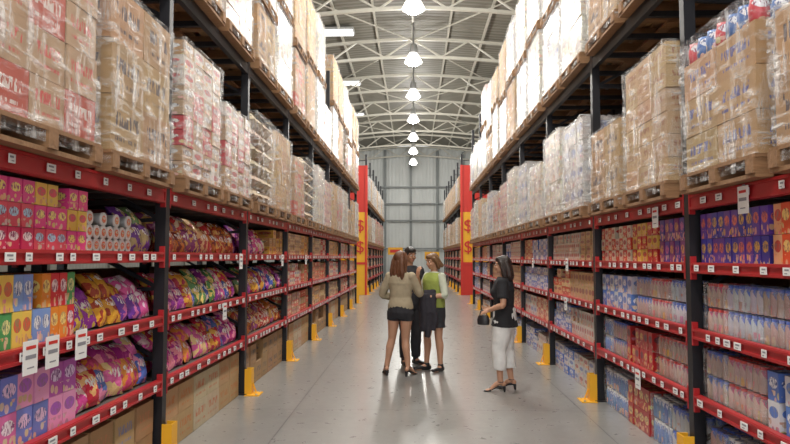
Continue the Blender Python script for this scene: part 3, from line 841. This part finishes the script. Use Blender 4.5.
    def hair(bm):
        bm_ell(bm, T((0,-.022,.026)), (.084,.096,.094), HR)
        bm_ell(bm, T((0,.028,.070)), (.066,.058,.040), HR)
        L = P['hair']
        if L > 0:
            for x in (-.062,-.022,.022,.062):
                bm_tube(bm, [T((x*.8,-.05,.03)), T((x*1.1,-.080,-.06)), hc+HR @ Vector((x*1.35,-.095,-.06-L*.5)), hc+HR @ Vector((x*1.15,-.085,-.06-L*(1.0 if abs(x) < .03 else .88)))], [.04,.040,.034,.012], n=10)
            for sx in (-1, 1):
                bm_tube(bm, [T((sx*.055,.02,.06)), T((sx*.082,-.01,-.01)), T((sx*.086,-.03,-.08-L*.3)), T((sx*.085,-.045,-.08-L*.7))], [.025,.028,.027,.012], n=10)
    part('hair', hair, P['hairmat'], e, .008, 1, .010)
    for f in P.get('extra', []): f(e, WR)
    return e
def cloth(name, col, rough=.85, sc_=9): return plain(name, col, rough, 0, .22, sc_, .2)
def hairm(name, col): return plain(name, col, .4, 0, .35, 30, .4, (6,6,1))
person('woman_in_khaki_jacket', (-.17, 8.72, 0), -18, dict(skin=mSKIN, hair=.27, hairmat=hairm('hair_brown', (.12,.045,.018)), k=1.0, bust=1, hturn=-15,
    hc=(0,.02,1.57), ankle=((-.20,.0,.125),(.10,.02,.125)), knee=((-.135,.03,.49),(.06,.03,.49)), foot=((-.5,1,0),(.25,1,0)),
    elbow=((-.27,.02,1.09),(.25,.08,1.10)), wrist=((-.15,.20,1.02),(.12,.24,1.18)), hdir=((.7,.7,.1),(-.7,.6,.3)), hnrm=((0,0,1),(-.5,0,.5)), thumb=(-1,1), curl=(.8,.8),
    top=dict(z0=.90, pad=.020, mat=cloth('khaki_jacket_cloth', (.36,.30,.20)), sleeve=1.85, minw=.150, collar=.02, flare=-.005),
    bottom=dict(pad=.012, len=.30, mat=cloth('black_shorts_cloth', (.02,.02,.025))), shoe='heel'))
person('man_in_black_clothes', (-.05, 9.65, 0), -150, dict(skin=mSKIN2, hair=0, hairmat=hairm('hair_black', (.02,.015,.012)), k=1.045, w=1.12,
    ankle=((-.10,0,.08),(.11,.03,.08)), knee=((-.095,.02,.47),(.10,.04,.47)), foot=((-.2,1,0),(.25,1,0)),
    elbow=((-.27,-.02,1.08),(.27,-.02,1.08)), wrist=((-.20,.18,1.02),(.22,.20,1.05)), hnrm=((1,0,0),(-1,0,0)), curl=(.6,.6), hnod=-10,
    top=dict(z0=.86, pad=.014, mat=cloth('black_shirt_cloth', (.025,.025,.03)), sleeve=.6, minw=.16),
    bottom=dict(pad=.014, len=1.93, mat=cloth('black_trousers_cloth', (.02,.02,.025)))))
def draped(e, WR):
    w = Vector(WR[0])
    def f(bm):
        bm_tube(bm, [w+Vector((.07,-.02,.045)), w+Vector((-.05,-.12,.05))], [.05,.05], n=12)
        for dx, dy, L, r in ((.05,.02,.42,.055),(0,-.03,.56,.06),(-.05,-.09,.46,.055),(.02,.03,.48,.05)):
            bm_tube(bm, [w+Vector((dx,dy,.04)), w+Vector((dx,dy+.02,-.12)), w+Vector((dx*1.2,dy,-.3)), w+Vector((dx*1.1,dy+.02,-L))], [.045,(r,.045),(r*1.15,.05),(r*.8,.03)], n=12)
    part('draped_dark_jacket', f, cloth('dark_jacket_cloth', (.025,.022,.03)), e, .009, 1, .02)
def vest(e, WR):
    mV = cloth('green_vest_cloth', (.30,.36,.08))
    def f(bm):
        bm_tube(bm, [(0,0,.90),(0,0,1.05),(0,.005,1.18),(0,.008,1.28),(0,0,1.34),(0,-.005,1.385)], [(.185,.14),(.172,.13),(.176,.135),(.182,.138),(.172,.112),(.12,.086)], n=24)
    part('green_vest', f, mV, e, .009, 2, .016)
person('shopper_in_green_vest', (.30, 9.15, 0), 128, dict(skin=mSKIN, hair=.05, hairmat=hairm('hair_fair', (.17,.085,.035)), k=.99, w=1.02,
    ankle=((-.10,-.03,.08),(.11,.05,.08)), knee=((-.095,.0,.47),(.10,.05,.47)), foot=((-.3,1,0),(.2,1,0)), hnod=-12, hc=(0,.035,1.555),
    elbow=((-.27,.03,1.08),(.25,.05,1.10)), wrist=((-.12,.24,1.06),(.10,.22,1.34)), hdir=((.8,.5,.1),(-.25,.1,1)), hnrm=((0,0,1),(0,-1,.2)), thumb=(-1,1), curl=(.7,.9),
    top=dict(z0=.92, pad=.012, mat=cloth('pale_shirt_cloth', (.50,.53,.42)), sleeve=1.2, minw=.15),
    bottom=dict(pad=.016, len=.62, mat=cloth('dark_shorts_cloth', (.03,.03,.035))), extra=[vest, draped]))
def handbag(e, WR):
    mB = plain('black_leather', (.02,.018,.02), .35)
    c = Vector(WR[0])+Vector((.02,.07,-.12))
    def f(bm):
        bm_tube(bm, [c+Vector((0,0,-.06)), c+Vector((0,0,-.05)), c, c+Vector((0,0,.05)), c+Vector((0,0,.06))], [(.025,.06),(.035,.075),(.038,.08),(.028,.065),(.015,.055)], n=20)
    part('handbag', f, mB, e, .007, 1)
    def g(bm):
        bm_tube(bm, [c+Vector((0,-.045,.05)), c+Vector((0,-.03,.11)), c+Vector((0,.03,.11)), c+Vector((0,.045,.05))], [.006]*4, n=8)
    part('handbag_handle', g, mB, e, 0)
person('woman_in_black_top', (1.10, 7.8, 0), 72, dict(skin=mSKIN, hair=.17, hairmat=hairm('hair_dark', (.025,.015,.012)), k=.965, bust=1, w=1.03, hnod=-3,
    ankle=((-.09,.04,.125),(.11,-.06,.125)), knee=((-.09,.06,.49),(.10,.0,.49)), foot=((-.15,1,0),(.15,1,0)),
    elbow=((-.25,-.03,1.08),(.25,-.02,1.08)), wrist=((-.19,.16,1.0),(.20,.20,.98)), hdir=((.2,1,-.3),(-.5,1,.1)), hnrm=((.6,0,-.8),(-.8,0,.5)), thumb=(-1,1), curl=(1.0,.8),
    top=dict(z0=.80, pad=.034, mat=cloth('black_top_cloth', (.015,.015,.018)), sleeve=.75, minw=.185, flare=.02),
    bottom=dict(pad=.028, len=1.60, mat=cloth('white_trousers_cloth', (.76,.76,.74))), shoe='heel', extra=[handbag]))

cd = bpy.data.cameras.new('camera'); cam = bpy.data.objects.new('camera', cd); C.objects.link(cam)
cd.sensor_width = 36; cd.lens = 640/790*36; cd.clip_end = 200
cam.location = (0, 0, 1.6)
cam.rotation_euler = (math.radians(90+3.13), 0, math.radians(1.61))
sc.camera = cam
